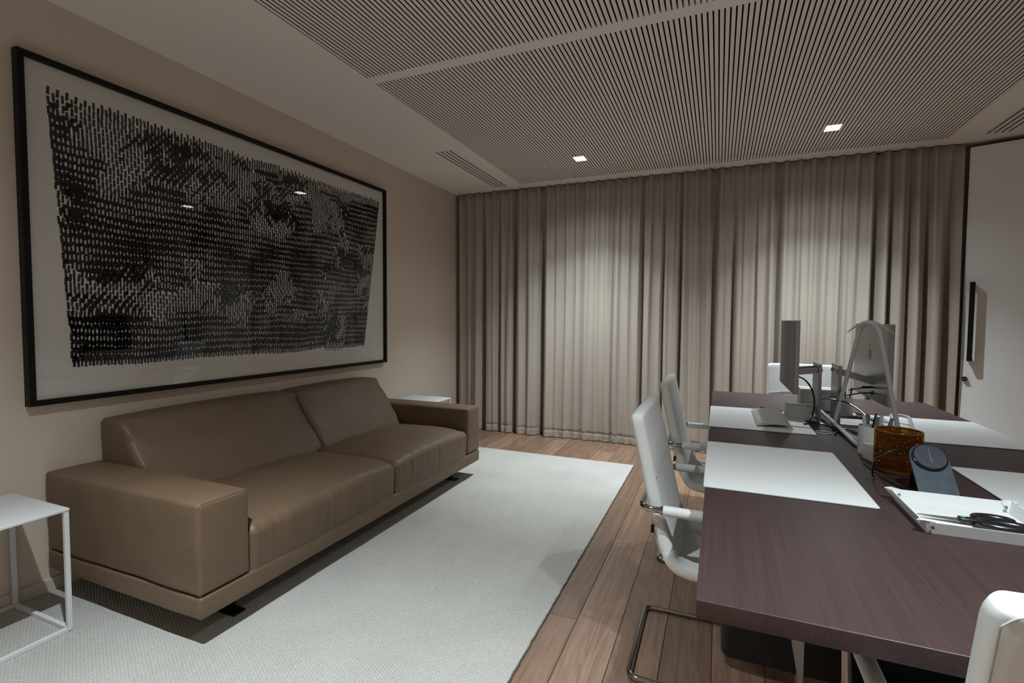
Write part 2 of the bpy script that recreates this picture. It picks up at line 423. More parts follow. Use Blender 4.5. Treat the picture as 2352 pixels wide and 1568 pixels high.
# downlights: square lens with a spotlight right under it
for i, (lx, ly) in enumerate(LAMPS):
    labs = ['glowing square downlight above the left curtain, nearer the sofa', 'glowing square downlight above the screens, right of the other one',
            'square downlight behind the camera, on the sofa side', 'square downlight overhead beside the camera, on the table side']
    t = thing('recessed_downlight', labs[i], 'light', (lx, ly, CEIL), 0, 'square downlights in the slatted ceiling')
    MB().soft(-.0455, .0455, -.055, .055, -.0015, .012, .001, (1,1,1), k=1).build('lens', M['lens'], t, False)
    MB().box(-.05, -.0456, -.0595, .0595, -.0005, .015).box(.0456, .05, -.0595, .0595, -.0005, .015) \
        .box(-.05, .05, -.0595, -.0552, -.0005, .015).box(-.05, .05, .0552, .0595, -.0005, .015).build('rim', M['slat'], t, False)
    for (wt, ang, bl) in BEAMS:
        ld = bpy.data.lights.new('spot', 'SPOT'); ld.energy = wt; ld.color = LAMP_COLOR
        ld.spot_size = math.radians(ang); ld.spot_blend = bl; ld.shadow_soft_size = 0.022
        lo = bpy.data.objects.new('lamp_light', ld); C.objects.link(lo); lo.parent = t; lo.location = (0, 0, -.03)

# slanted white door at the right end of the curtain
dA = Vector((1.778, 4.975, 0)); dD = Vector((.943, -.334, 0)).normalized(); dN = Vector((-.334, -.943, 0)).normalized()
dm = Matrix.Translation(dA) @ Matrix((dD, -dN, Vector((0,0,1)))).transposed().to_4x4()    # local x along door, y into the wall
door = struct(MB().soft(0, .672, 0, .045, .012, 2.602, .002, (1,1,1), k=1).xf(dm).build('door_1', M['door'], smooth=False))
h = MB().soft(.034, .066, -.084, -.058, .945, 1.556, .0015, (1,1,1), k=1).box(.040, .060, -.058, 0, 1.52, 1.556).box(.040, .060, -.058, 0, .945, .98).xf(dm)
h.build('door_handle', M['black'], door, False)
lk = MB().lathe([(.018, 0), (.018, .012), (.015, .02)], n=24).xf(dm @ Matrix.Translation((.03, 0, .80)) @ Matrix.Rotation(math.pi/2, 4, 'X'))
lk.build('lock_cylinder', M['black'], door)
MB().soft(.018, .046, -.034, -.019, .797, .805, .003, (1,1,1), k=2).xf(dm).build('thumb_turn', M['chrome'], door)

# ================================================================== CURTAINS
def curtain(x0, x1, gaps, label, seed, edge=None):
    nx = int((x1-x0)/.0042); zs = [0.004, .012, .03, .05, .07, .080, .086, .092, .11, .14, .18, .25] + [ .34 + (2.622-.34)*i/30 for i in range(31)]
    V = []; Fc = []
    PR = .104
    rnd = random.Random(seed)
    amps = [rnd.uniform(.45, 1.2) for _ in range(80)]
    for z in zs:
        t = 1 - z/2.622                            # 0 at the top, 1 at the floor
        for i in range(nx+1):
            x = x0 + (x1-x0)*i/nx
            sft = .022*t*nz(x*3.1, 1.7+seed, z*.5)
            u = (x + sft)/PR
            k = int(math.floor(u+200)) % 80
            f = u - math.floor(u); a = amps[k]*(1-f)+amps[(k+1)%80]*f
            am = .024*(1-.45*min(1, t*2.0)) * ((1-t*.7) + t*.7*a)
            rip = math.cos(2*math.pi*u)
            rip = (rip + .30*math.cos(4*math.pi*u) + .12*t*math.sin(6*math.pi*u + a*9))/1.2
            y = 4.965 - am*rip
            y -= .012*t*nz(x*7, seed*3.3, z*.9)*1.4
            g = 0
            for (gx, gw, gd) in gaps:
                dx = (x - gx - .012*t*nz(gx*5, z*.8, 3))/gw
                if abs(dx) < 5: g = max(g, gd*math.exp(-dx*dx))
                # soft bulges on either side of the deep fold
                bx = (abs(x-gx) - gw*2.6)/(gw*1.8)
                if abs(bx) < 4: y -= .022*gd/.07*math.exp(-bx*bx)*min(1, t*2)
            y += g*min(1, .25 + t*2.0)
            if edge: y += edge[1]*math.exp(-((x-edge[0])/.035)**2)
            if z < .2:                               # puckers at the hem
                p = (1 - z/.2)
                y -= .006*p*nz(x*30, seed, z*16)
                if .078 < z < .09: y += .0040
            zz = z + (.004*nz(x*30, seed*7.) if z < .02 else 0)
            if z > 2.61: zz = 2.631
            V.append((x, y, zz))
    for j in range(len(zs)-1):
        for i in range(nx):
            a = j*(nx+1)+i; Fc.append((a, a+1, a+nx+2, a+nx+1))
    b = MB(); b.add(V, Fc); o = b.build('curtain', M['curtain'])
    so = o.modifiers.new('thickness', 'SOLIDIFY'); so.thickness = .003; so.offset = 1
    tag(o, label, 'curtain', 'floor length curtains across the far wall')
    k = math.ceil(x0/PR)
    me = MB().box(-.0012, .0012, -.002, .002, 0, .020).mesh('glider', M['white_metal'], False)
    while k*PR < x1:
        obj_of('glider', me, o, (k*PR + PR*.5 if k*PR+PR*.5 < x1 else k*PR, 4.936, CEIL-.02)); k += 1
    return o
curtain(-2.725, -.095, [(-2.412,.024,.10), (-2.051,.024,.11), (-1.742,.032,.12), (-.698,.016,.06), (-.339,.015,.07), (-1.30,.012,.03), (-.98,.012,.03), (-2.22,.012,.03), (-.50,.012,.045)],
        'taupe satin curtain on the left, reaching from the sofa wall behind the chairs', 3, (-.095, -.035))
curtain(-.150, 1.745, [(-.05,.020,.05), (.114,.018,.08), (.47,.018,.07), (.645,.010,.03), (.951,.012,.035), (1.191,.024,.095), (1.292,.016,.06), (1.425,.018,.07), (1.544,.022,.085), (1.674,.026,.09), (.30,.012,.03), (.79,.010,.02)],
        'taupe satin curtain on the right, behind the screens and up to the door', 9, (-.15, .045))
# curtain track
struct(MB().box(-2.74, 1.75, 4.995, 5.015, CEIL-.012, CEIL).build('trim_1', M['black'], smooth=False))

# ================================================================== PICTURE
pic = thing('framed_print', 'large black framed print of dense short black ink strokes on pale paper', 'picture', (XL, 2.4, .857))
PYA, PYB, PZA, PZB = 1.151, 3.640, .857, 2.373
fw = .024; FX = XL+.042
L0 = Vector((XL, 2.4, .857))
def pbox(b, x0, x1, y0, y1, z0, z1): b.box(x0-L0.x, x1-L0.x, y0-L0.y, y1-L0.y, z0-L0.z, z1-L0.z)
b = MB()
pbox(b, XL+.002, FX, PYA, PYA+fw, PZA, PZB); pbox(b, XL+.002, FX, PYB-fw, PYB, PZA, PZB)
pbox(b, XL+.002, FX, PYA+fw, PYB-fw, PZA, PZA+fw); pbox(b, XL+.002, FX, PYA+fw, PYB-fw, PZB-fw, PZB)
b.build('frame', M['black'], pic, False)
b = MB(); pbox(b, XL+.002, XL+.020, PYA+fw, PYB-fw, PZA+fw, PZB-fw); b.build('print', M['paper'], pic, False)
PX = XL + .0203
b = MB(); V = []; Fc = []
def stroke(y, z, wd, ln, an):
    c, s_ = math.cos(an), math.sin(an); n = len(V)
    for (p, q) in ((-wd/2,-ln/2),(wd/2,-ln/2),(wd/2,ln/2),(-wd/2,ln/2)):
        V.append((PX-L0.x, y + p*c - q*s_ - L0.y, z + p*s_ + q*c - L0.z))
    Fc.append((n, n+1, n+2, n+3))
NC, NR = 134, 33; dz = (2.272-.985)/NR
for i in range(NC):
    u = i/(NC-1)
    for j in range(NR):
        vj = j/NR
        zone = nz(u*5.5, vj*3.6, 31) + .5*nz(u*13, vj*9, 12) + .35*(vj-.42) + .10      # >0: rows of little windows, <0: brickwork
        ph = (.5 if i % 2 else 0) if zone < 0 else .12*(i % 2)
        v = (j + ph)/NR
        yl = 1.262 + .062*v + .012*nz(j*1.3, 5); yr = 3.560 - .215*v
        y = yl + (yr-yl)*u + .0022*nz(i*1.7, j*1.3, 5)
        z = 2.262 - dz*.5 - v*(2.262-dz*.5-.995) + .020*nz(u*6, v*4, 2) + .006*nz(u*22, v*9, 6) + random.uniform(-.0015, .0015)
        dn = .55*nz(u*6.5, v*4.2, 9) + .75*nz(u*17, v*11, 4) + .45*nz(u*3.0, v*19 + u*4, 7) + .30*nz(u*40, v*26, 2) + .05
        an = .13*nz(u*9, v*5, 11) + .15*nz(i*3.1, j*2.7, 1)
        if j in (0, NR-1): an += random.uniform(-.08, .08)
        wd = .0096 + .0030*random.random(); ln = dz*(.88 + .07*random.random())
        stroke(y, z, wd, ln, an)
        if 0 < j < NR-1 and i < NC-1:
            dy = (yr-yl)/(NC-1)
            if zone >= 0:
                f = min(.90, max(.26, .56 + .55*dn + random.uniform(-.08, .08)))
                stroke(y+dy/2, z - dz*.5, dy*1.0, dz*f, an)
            elif dn > .02 and random.random() < .8:
                stroke(y+dy/2, z + dz*.25 + random.uniform(-.003, .003), dy*.95, dz*min(.85, .4+dn), an)
            if dn > .58: stroke(y+dy/2, z, dy*.9, dz*.5, an)
b.add(V, Fc); tag(b.build('ink_strokes', M['ink'], pic, False), 'thousands of short black ink strokes', kind='stuff')
b = MB()
for k in range(7): pbox(b, PX-.0002, PX+.0004, 3.40+k*.012, 3.406+k*.012+random.uniform(0,.004), .958, .9595+random.uniform(0,.003))
b.build('signature', M['pen_grey'], pic, False)
b = MB(); pbox(b, XL+.026, XL+.0275, PYA+fw, PYB-fw, PZA+fw, PZB-fw); b.build('glass', M['glass'], pic, False)

# ================================================================== RUG
RX0, RX1, RY0, RY1 = XL+.02, -.638, -.30, 4.252
def rugfn(p):
    if abs(p.x-RX1) < .02: p.x += .0035*nz(p.y*26, 3) + .002*nz(p.y*70, 8)
    if abs(p.y-RY1) < .02: p.y += .0035*nz(p.x*26, 5)
    return p
rug = MB().soft(RX0, RX1, RY0, RY1, .0005, .010, .004, (2, 240, 1), fn=rugfn, k=2).build('area_rug', M['rug'])
tag(rug, 'large pale grey woven rug under the sofa', 'rug')
bd = MB().tube([(RX1+.001+.0035*nz(y*26,3)+.002*nz(y*70,8), y, .004) for y in np.arange(RY0, RY1, .012)], .0035, n=6)
bd.build('edge_binding', mat('binding', (.13,.10,.08), .9), rug)

# ================================================================== SOFA
SX0, SX1 = -2.742, -1.742; SY0, SY1 = 1.20, 3.512; AW = .214
sofa = thing('sofa', 'long taupe leather sofa with two seat cushions under the framed print', 'sofa', (-2.24, 2.35, .010))
so = Vector((-2.24, 2.35, .010))
def sb(*a, fn=None, **k):
    bb = MB(); bb.soft(*a, fn=fn, **k); bb.v = [(p[0]-so.x, p[1]-so.y, p[2]-so.z) for p in bb.v]; return bb
def basefn(p):
    d = .003*nz(p.x*9, p.y*9, p.z*20)
    if p.x > -1.80: p.x += d
    if p.y < 1.26: p.y -= d
    return p
sb(SX0, SX1+.002, SY0, SY1, .122, .208, .012, n=(30, 60, 3), fn=basefn).build('base', M['leather'], sofa)
def armfn(y0, y1):
    def f(p):
        cx = (p.x-(SX0+SX1)/2)/.5; cy = (p.y-(y0+y1)/2)/((y1-y0)/2); cz = (p.z-.385)/.175
        wr = .0050*nz(p.x*6, p.y*7, p.z*9) + .0055*nz(p.x*9+p.z*9, p.y*3, p.z*19-p.x*5)*max(0, nz(p.x*2.1+4, p.z*3, 5)+.35)
        if cz > .8: p.z += .008*(1-cx*cx)*(1-cy*cy)
        if abs(cy) > .8: p.y += math.copysign(1, cy)*(.006*(1-cx**4)*(1-cz**2) + wr)
        if cx > .9: p.x += .005*(1-cy*cy)*(1-cz**2)
        if cx < -.9 : pass
        return p
    return f
for (y0, y1) in ((SY0, SY0+AW), (SY1-.200, SY1)):
    a = sb(SX0, SX1, y0, y1, .211, .560, .016, n=(26, 6, 10), fn=armfn(y0, y1)).build('armrest', M['leather'], sofa)
    x = SX1 - .006 - so.x
    pth = fillet([(x, y0+.006-so.y, .214-so.z), (x, y0+.006-so.y, .557-so.z), (x, y1-.006-so.y, .557-so.z), (x, y1-.006-so.y, .214-so.z)], .014, k=4)
    MB().tube(pth, .0028, n=8).build('piping', M['piping'], a)
IY0, IY1 = SY0+AW+.003, SY1-.203; MID = 2.405
# back frame behind the cushions
sb(SX0, SX0+.10, IY0, IY1, .211, .60, .02, n=(2, 10, 4)).build('back_frame', M['leather'], sofa)
def seatfn(y0, y1, seed):
    def f(p):
        x, y, z = p; cy = (y-(y0+y1)/2)/((y1-y0)/2); tx = (x+2.42)/.68      # 0 back, 1 front
        cz = (z-.165)/.24
        up = max(0, cz)
        crown = (1-abs(cy)**3.0)
        z2 = z + up*(.034*crown*math.sin(math.pi*min(1, max(0, tx))**1.2) + .014*crown)
        if tx > .80: z2 -= up*.022*((tx-.80)/.20)**2
        # front face: leans in towards the bottom, gathers with fine vertical creases
        fr = max(0, (tx-.80)/.20)
        x2 = x + fr*(.012*crown*math.sin(math.pi*min(1,max(0,cz))) - .012*(1-up))
        cr = nz(y*34, seed, z*3.2)*nz(y*7+seed, 2.2, z*2)*2.0
        hgt = math.exp(-((cz-.72)/.33)**2)
        x2 += fr*.011*cr*hgt
        z2 += fr*.007*cr*hgt
        z2 += up*.004*nz(x*5, y*5, seed)
        return (x2, y, z2)
    return f
for (y0, y1, sd) in ((IY0, MID-.002, 3.3), (MID+.002, IY1, 8.1)):
    s_ = sb(-2.44, SX1+.007, y0, y1, .168, .405, .034, n=(22, 96, 10), fn=seatfn(y0, y1, sd), k=4).build('seat_cushion', M['leather'], sofa)
def backfn(y0, y1, seed):
    def f(p):
        x, y, z = p
        cy = (y-(y0+y1)/2)/((y1-y0)/2); t = (z-.39)/.37          # 0 bottom .. 1 top
        dx = (x+2.55)/.105                                        # -1 wall .. 1 front
        xx = -2.66 + dx*.085                                      # back face stays near the wall
        lean = (1-t)
        if dx > -1.2:
            fr = (dx+1)/2
            xx = -2.742 + fr*(.165 + .265*lean**1.05) + fr*.016*(1-cy**4)*math.sin(math.pi*min(1,max(0,t)))
        zz = z + .012*(1-cy*cy)*max(0, t)
        e = abs(cy)**10
        xx += max(0, dx)*.010*e*nz(y*5, z*24, seed)*2
        yy = y + (.0)*(1)
        cr = math.exp(-((1-abs(cy))/.20)**2)
        xx += max(0,dx)*.011*cr*nz(z*17+seed+abs(y-y0)*14, y*5, 1.)
        return (xx, yy, zz)
    return f
for (y0, y1, sd) in ((IY0-.006, 2.452, 1.3), (2.456, IY1+.004, 6.6)):
    sb(-2.655, -2.445, y0, y1, .39, .76, .026, n=(6, 40, 16), fn=backfn(y0, y1, sd), k=4).build('back_cushion', M['leather'], sofa)
for y in (1.425, 3.30):
    for xx in (-1.885, -2.60):
        q = MB().box(xx-.05, xx+.062, y-.028, y+.028, .0, .007).box(xx-.004, xx+.004, y-.028, y+.028, .007, .112)
        q.v = [(p[0]-so.x, p[1]-so.y, p[2]) for p in q.v]
        q.build('foot', M['black'], sofa, False)
sb(-1.775, -1.755, 1.418, 1.424, .372, .40, .001, n=(1,1,1)).build('care_tag', M['black'], sofa)

# ================================================================== SIDE TABLES
def side_table(y1, label):
    t = thing('side_table', label, 'table', (-2.537, y1-.21, .0105), 0, 'white side tables at the ends of the sofa')
    MB().soft(-.21, .21, -.21, .21, .478, .490, .003, (1,1,1), k=2).build('top', M['white_metal'], t)
    for sx in (-1, 1):
        for sy in (-1, 1):
            MB().soft(sx*.2-.008, sx*.2+.008, sy*.2-.008, sy*.2+.008, .002, .478, .0015, (1,1,1), k=1).build('leg', M['white_metal'], t, False)
    for s_ in (-1, 1):
        MB().soft(-.192, .192, s_*.2-.008, s_*.2+.008, 0, .016, .0015, (1,1,1), k=1).build('floor_bar', M['white_metal'], t, False)
        MB().soft(s_*.2-.008, s_*.2+.008, -.192, .192, 0, .016, .0015, (1,1,1), k=1).build('floor_bar', M['white_metal'], t, False)
    return t
side_table(1.092, 'white metal side table at the near left, in front of the sofa arm')
side_table(4.085, 'white metal side table in the far corner, mostly hidden behind the sofa')

# ================================================================== TABLE
TX0, TX1, TY0, TY1, TZ = -.026, 1.206, .944, 3.842, .74
tb = thing('conference_table', 'long dark stained wooden work table set with white desk mats', 'table', (.59, 2.393, 0))
tc_ = Vector((.59, 2.393, 0))
MB().soft(TX0-tc_.x, TX1-tc_.x, TY0-tc_.y, TY1-tc_.y, TZ-.036, TZ, .0022, (2,2,1), k=3).build('tabletop', M['table'], tb)
MB().box(-.36, .36, -1.15, 1.25, .66, .703).build('underframe', M['black'], tb, False)
for (lx, ly) in ((.165, 1.165), (1.015, 1.165), (.165, 3.62), (1.015, 3.62)):
    q = MB().box(.006, .016, -.006, .006, 0, .50); q.add([(-.022,-.006,.66),(.016,-.006,.66),(.016,.006,.66),(-.022,.006,.66),(.006,-.006,.50),(.016,-.006,.50),(.016,.006,.50),(.006,.006,.50)],
                    [(0,1,2,3),(4,7,6,5),(0,4,5,1),(1,5,6,2),(2,6,7,3),(3,7,4,0)])
    o = q.build('leg', M['steel'], tb, False); o.location = (lx-tc_.x, ly-tc_.y, 0)
du = MB().soft(.025-tc_.x, .56-tc_.x, 1.325-tc_.y, 1.64-tc_.y, .392, .7035, .022, (1,1,1), k=3).build('drawer_unit', M['black'], tb)
MB().box(.05-tc_.x, .53-tc_.x, 1.3235-tc_.y, 1.326-tc_.y, .56, .564).build('drawer_gap', M['void'], du, False)

# desk mats
def desk_mat(x0, x1, y0, y1, label):
    r = .008; q = []
    for (cx, cy, a0) in ((x1-r, y1-r, 0), (x0+r, y1-r, 90), (x0+r, y0+r, 180), (x1-r, y0+r, 270)):
        for k in range(5): a = math.radians(a0+k*22.5); q.append((cx+r*math.cos(a), cy+r*math.sin(a)))
    o = MB().prism(q, TZ+.0004, TZ+.0034).build('desk_mat', M['mat_white'], smooth=False)
    tag(o, label, 'desk mat', 'white desk mats on the table')
    MB().tube([(a, b_, TZ+.0022) for a, b_ in q], .0017, closed=True, n=6).build('edge', M['seam'], o)
    return o
desk_mat(-.030, .417, 1.600, 2.210, 'white desk mat nearest the camera on the chair side, empty')
desk_mat(-.030, .417, 2.530, 3.140, 'white desk mat on the chair side under the keyboard')
desk_mat(.760, 1.20, 1.56, 2.170, 'white desk mat on the far side behind the tray')
desk_mat(.760, 1.20, 2.575, 3.185, 'white desk mat on the far side behind the amber glass')

# ================================================================== CHAIRS
def slab_sweep(path, width, thick, n=28, ends=(True, True)):
    """path: (x,z) centre line; cross-section rounded rectangle in the plane of (normal, y)"""
    P = [Vector((p[0], 0, p[1])) for p in path]; m = len(P)
    L = [0]
    for i in range(1, m): L.append(L[-1] + (P[i]-P[i-1]).length)
    V = []; Fc = []
    for i in range(m):
        t = (P[min(i+1,m-1)] - P[max(i-1,0)]).normalized(); nrm = Vector((t.z, 0, -t.x))
        d = min(L[i] if ends[0] else 1, L[-1]-L[i] if ends[1] else 1); w_ = width/2; th = thick/2
        c = .038
        if d < c: w_ -= c*.6*(1 - math.sqrt(max(0, 1-(1-d/c)**2)))
        c2 = .011
        if d < c2: th *= math.sqrt(max(0.02, 1-(1-d/c2)**2)); w_ -= c2*.5*(1-math.sqrt(max(0,1-(1-d/c2)**2)))
        for a in range(n):
            an = 2*math.pi*a/n; ca, sa = math.cos(an), math.sin(an)
            e = .32
            yy = math.copysign(abs(ca)**(2*.06), ca) if abs(ca) > 1e-6 else 0
            # rounded rectangle: corners of radius th*.8
            r = th*.85
            qx = math.copysign(min(abs(ca)*2.2, 1), ca); qz = math.copysign(min(abs(sa)*1.3, 1), sa)
            p = Vector((qx*w_, qz*th)); q = Vector((max(-(w_-r), min(w_-r, p.x)), max(-(th-r), min(th-r, p.y))))
            dd = p-q
            if dd.length > r: p = q + dd.normalized()*r
            puff = .004*(1-(p.x/w_)**2)
            V.append(P[i] + Vector((0, p.x, 0)) + nrm*(p.y + math.copysign(puff, p.y)))
    for i in range(m-1):
        for a in range(n):
            b_ = (a+1)%n; Fc.append((i*n+a, i*n+b_, (i+1)*n+b_, (i+1)*n+a))
    Fc.append(tuple(reversed(range(n)))); Fc.append(tuple((m-1)*n+a for a in range(n)))
    bb = MB(); bb.add(V, Fc); return bb
def make_chair(label, cat='chair'):
    t = thing('cantilever_chair', label, cat, (0,0,0), 0, 'white leather chairs around the table')
    back = cat_rom([(-.249,.932),(-.236,.875),(-.216,.79),(-.190,.67),(-.168,.575),(-.151,.505),(-.138,.468)], 7)
    back = [(p.x, p.y) for p in back]
    # dense ends for rounding
    st = Vector((-.249,.932)); d = (Vector((-.236,.875))-st).normalized()
    pre = [tuple(st + d*q) for q in (0, .0015, .004, .008, .013)]
    bk = slab_sweep(pre + [p for p in back if (Vector(p)-st).length > .018], .462, .046, ends=(True, False))
    bk.build('backrest', M['white_leather'], t)
    seat = cat_rom([(-.139,.470),(-.127,.443),(-.108,.424),(-.080,.413),(-.03,.408),(.06,.412),(.16,.421),(.26,.414),(.292,.404),(.305,.392)], 6)
    slab_sweep([(p.x, p.y) for p in seat], .464, .048, ends=(False, True)).build('seat', M['white_leather'], t)
    side = [(p[0]-.0228, p[1]-.005) for p in back[3:]]
    pts = [(x_, -.224, z_) for x_, z_ in reversed(side)] + [(-.2680, -.208, .921), (-.2685, 0, .924), (-.2680, .208, .921)] + [(x_, .224, z_) for x_, z_ in side]
    n_ = len(side); MB().tube(fillet(pts, [.0]*(n_-1) + [.012]*5 + [.0]*(n_-1), k=5), .0013, n=6).build('stitching', M['seam'], t)
    cs = []
    for k in range(17):
        y = -.226 + .452*k/16; q = (y/.226)**2
        z = .738 - .014*q; x = -.2035 - (z-.735)*.22 + .0285 - .004*q
        cs.append((x-.0002, y, z))
    MB().tube(cs, .0018, n=6).build('front_seam', M['seam'], t)
    yb, ya = .228, .262
    loop = [(-.225, -ya, .625), (.235, -ya, .625), (.255, -yb-.01, .011), (-.262, -yb, .011), (-.262, yb, .011), (.255, yb+.01, .011), (.235, ya, .625), (-.225, ya, .625)]
    MB().tube(fillet(loop, [.05,.06,.05,.035,.035,.05,.06,.05], closed=True, k=6), .0108, closed=True, n=12).build('frame', M['chrome'], t)
    for s_ in (-1, 1):
        a = MB().tube([(-.152, s_*ya, .625), (.172, s_*ya, .625)], .0165, n=16).build('armrest', M['white_leather'], t)
        MB().tube([(-.160, s_*ya, .625), (-.153, s_*ya, .625)], .0142, n=16).build('collar', M['chrome'], a)
    MB().box(-.20, -.192, -.06, .06, .60, .65).build('bracket', M['chrome'], t, False)
    MB().soft(-.1935, -.1825, -.2375, -.2345, .535, .563, .0005, (1,1,1), k=1).build('care_tag', M['black'], t, False)
    return t
ch = make_chair('white leather cantilever chair on the rug side, nearest the camera')
ch.location = (0, 1.925, 0)
for (loc, rz, lab) in (((0, 2.838, 0), 0, 'white leather cantilever chair on the rug side, second one, farther from the camera'),
                       ((.575, 3.90, 0), -math.pi/2, 'white leather chair at the far head of the table, before the curtain'),
                       ((.528, .985, 0), math.pi/2, 'white leather chair at the near head of the table, seen from behind at bottom right')):
    c = copy_tree(ch); c.location = loc; c.rotation_euler = (0,0,rz); c['label'] = lab

# ================================================================== THINGS ON THE TABLE
Z0 = TZ + .0005; ZM = TZ + .0036
def emblem():
    pts = []
    for k in range(48):
        a = 2*math.pi*k/48; r = .0145
        x = r*math.cos(a)*1.0; z = r*math.sin(a)*1.05
        if z > .009 and abs(x) < .005: z -= .0025*(1-abs(x)/.005)
        if z < -.011 and abs(x) < .004: z += .0018*(1-abs(x)/.004)
        dx, dz_ = x-.0185, z-.002; q = math.hypot(dx, dz_)
        if q < .0085: x, z = .0185+dx/q*.0085, .002+dz_/q*.0085
        pts.append((x, z))
    leaf = []
    for k in range(9): a = math.pi/2*k/8; leaf.append((.0085*math.sin(a), .0175+.0085*(1-math.cos(a))))
    for k in range(1, 8): a = math.pi/2*k/8; leaf.append((.0085-.0085*math.sin(a), .026-.0085*(1-math.cos(a))))
    return pts, leaf
def display(loc, facing, base_y0, base_y1, post_x, label, px_c, tilt=0):
    """facing -1: screen looks to -x; +1: to +x"""
    t = thing('monitor', label, 'monitor', (post_x, (base_y0+base_y1)/2, Z0 if facing > 0 else ZM), 0, 'slim aluminium monitors on adjustable stands')
    bz = t.location.z; x, yc = loc; s_ = facing
    def L(bb): bb.v = [(p[0]-t.location.x, p[1]-t.location.y, p[2]-bz) for p in bb.v]; return bb
    hw = .292; z0, z1 = loc_z[facing]
    p = L(MB().soft(x-.0105, x+.0105, yc-hw, yc+hw, z0, z1, .002, (1,1,1), k=2)).build('panel', M['alu'], t, False)
    xs = x + s_*.0107
    L(MB().box(min(xs, xs+s_*.0008), max(xs, xs+s_*.0008), yc-hw+.004, yc+hw-.004, z0+.004, z1-.004)).build('screen', M['screen'], p, False)
    a, lf = emblem(); xb = x - s_*.0108
    for pl in (a, lf):
        sc = 1.85
        q = MB().prism([(u*sc, v*sc) for u, v in pl], 0, .0006)
        q.xf(Matrix.Translation((xb, yc, (z0+z1)/2 + .035)) @ Matrix(((0,0,-s_,0),(s_,0,0,0),(0,1,0,0),(0,0,0,1))))
        L(q).build('emblem', M['alu_dark'], p, False)
    # post, base plate, arm
    po = L(MB().soft(post_x-.007, post_x+.007, base_y0, base_y1, bz+.006, 1.032, .002, (1,1,1), k=2)).build('stand_post', M['alu'], t, False)
    L(MB().soft(min(post_x+.007, post_x+s_*.17), max(post_x-.007, post_x+s_*.17), base_y0, base_y1, bz, bz+.006, .002, (1,1,1), k=1)).build('stand_base', M['alu_lit'], t, False)
    ym = (base_y0+base_y1)/2
    za, zb = (1.0, .985) if facing < 0 else (1.0, .958)
    for yy in (ym-.062, ym+.062):
        v = Vector((xb, yy, zb)) - Vector((post_x, yy, za)); ln = v.length
        ang = math.atan2(v.z, v.x)
        q = MB()
        pr = [( -.014*math.cos(math.radians(k*20-90)) , .014*math.sin(math.radians(k*20-90))) for k in range(10)] + [(ln+.0*1 + .014*math.cos(math.radians(90-k*20)), .014*math.sin(math.radians(90-k*20))) for k in range(10)]
        q.prism(pr, -.004, .004); q.xf(Matrix.Translation((post_x, yy, za)) @ Matrix.Rotation(-ang, 4, 'Y') @ Matrix.Rotation(math.pi/2, 4, 'X'))
        L(q).build('arm', M['alu'], t, False)
    L(MB().tube([(post_x, ym-.070, za), (post_x, ym+.070, za)], .010, n=16)).build('hinge', M['steel'], t)
    return t
loc_z = {-1: (.888, 1.251), 1: (.872, 1.236)}
display((.357, 3.035), -1, 2.872, 3.040, .478, 'monitor with its dark screen turned to the chair side', 0)
display((.703, 2.925), 1, 2.835, 3.005, .556, 'monitor seen from its grey back with an emblem, behind the white stand', 0)

# keyboard
kb = thing('keyboard', 'pale grey wireless keyboard on the farther chair-side desk mat', 'keyboard', (.250, 2.835, ZM), 0)
def kbfn(p):
    u = (p.x+.0675)/.135
    p.z += .010*math.sin(math.pi*max(0,min(1,u)))*.6 + .012*u
    if p.z < .0005: p.z = 0
    return p
MB().soft(-.0675, .0675, -.215, .215, 0, .010, .003, (8, 2, 1), fn=kbfn, k=2).build('body', M['grey_plastic'], kb)
q = MB()
for r in range(6):
    x0 = -.058 + r*.0195; n = 15 if r else 9; wd = .42/15
    xs = [(-.207 + c*.0277, -.207+(c+1)*.0277-.0022) for c in range(15)]
    if r == 0: xs = [(-.207,-.182),(-.179,-.155),(-.152,-.125),(-.122,.03),(.033,.06),(.063,.09),(.096,.12),(.125,.15),(.155,.205)]
    for a, b_ in xs:
        u0 = (x0+.0675)/.135; u1 = (x0+.0175+.0675)/.135
        f = lambda u: .0100 + .006*math.sin(math.pi*u) + .012*u
        q.add([(x0,a,f(u0)),(x0+.0172,a,f(u1)),(x0+.0172,b_,f(u1)),(x0,b_,f(u0)),(x0+.001,a+.001,f(u0)+.0026),(x0+.0162,a+.001,f(u1)+.0026),(x0+.0162,b_-.001,f(u1)+.0026),(x0+.001,b_-.001,f(u0)+.0026)],
              [(0,3,2,1),(4,5,6,7),(0,1,5,4),(1,2,6,5),(2,3,7,6),(3,0,4,7)])
tag(q.build('keys', M['key'], kb, False), kind='stuff')
MB().soft(.045, .0675, -.10, .10, .0, .0125, .004, (1,1,1), k=2).build('foot_rail', M['grey_plastic'], kb)

# open box on the monitor base
bx = thing('open_box', 'small open grey desk box standing beside the keyboard', 'box', (.396, 2.925, ZM+.0065), 0)
for nm, a in (('side_wall', (-.060,.060,-.055,-.051,.003,.062)), ('side_wall', (-.060,.060,.051,.055,.003,.062)), ('side_wall', (-.060,-.056,-.051,.051,.003,.062)), ('side_wall', (.056,.060,-.051,.051,.003,.062)), ('bottom', (-.060,.060,-.055,.055,0,.003))):
    MB().soft(*a, r=.001, n=(1,1,1), k=1).build(nm, M['grey_plastic'], bx, False)

# grey box behind
gb = thing('storage_box', 'plain grey box behind the monitor stands at the far end', 'box', (.535, 3.30, Z0), 0)
MB().soft(-.090, .090, -.07, .07, 0, .103, .003, (1,1,1), k=2).build('body', M['grey_plastic'], gb, False)
MB().soft(-.092, .092, -.072, .072, .104, .122, .003, (1,1,1), k=2).build('lid', M['grey_plastic'], gb, False)

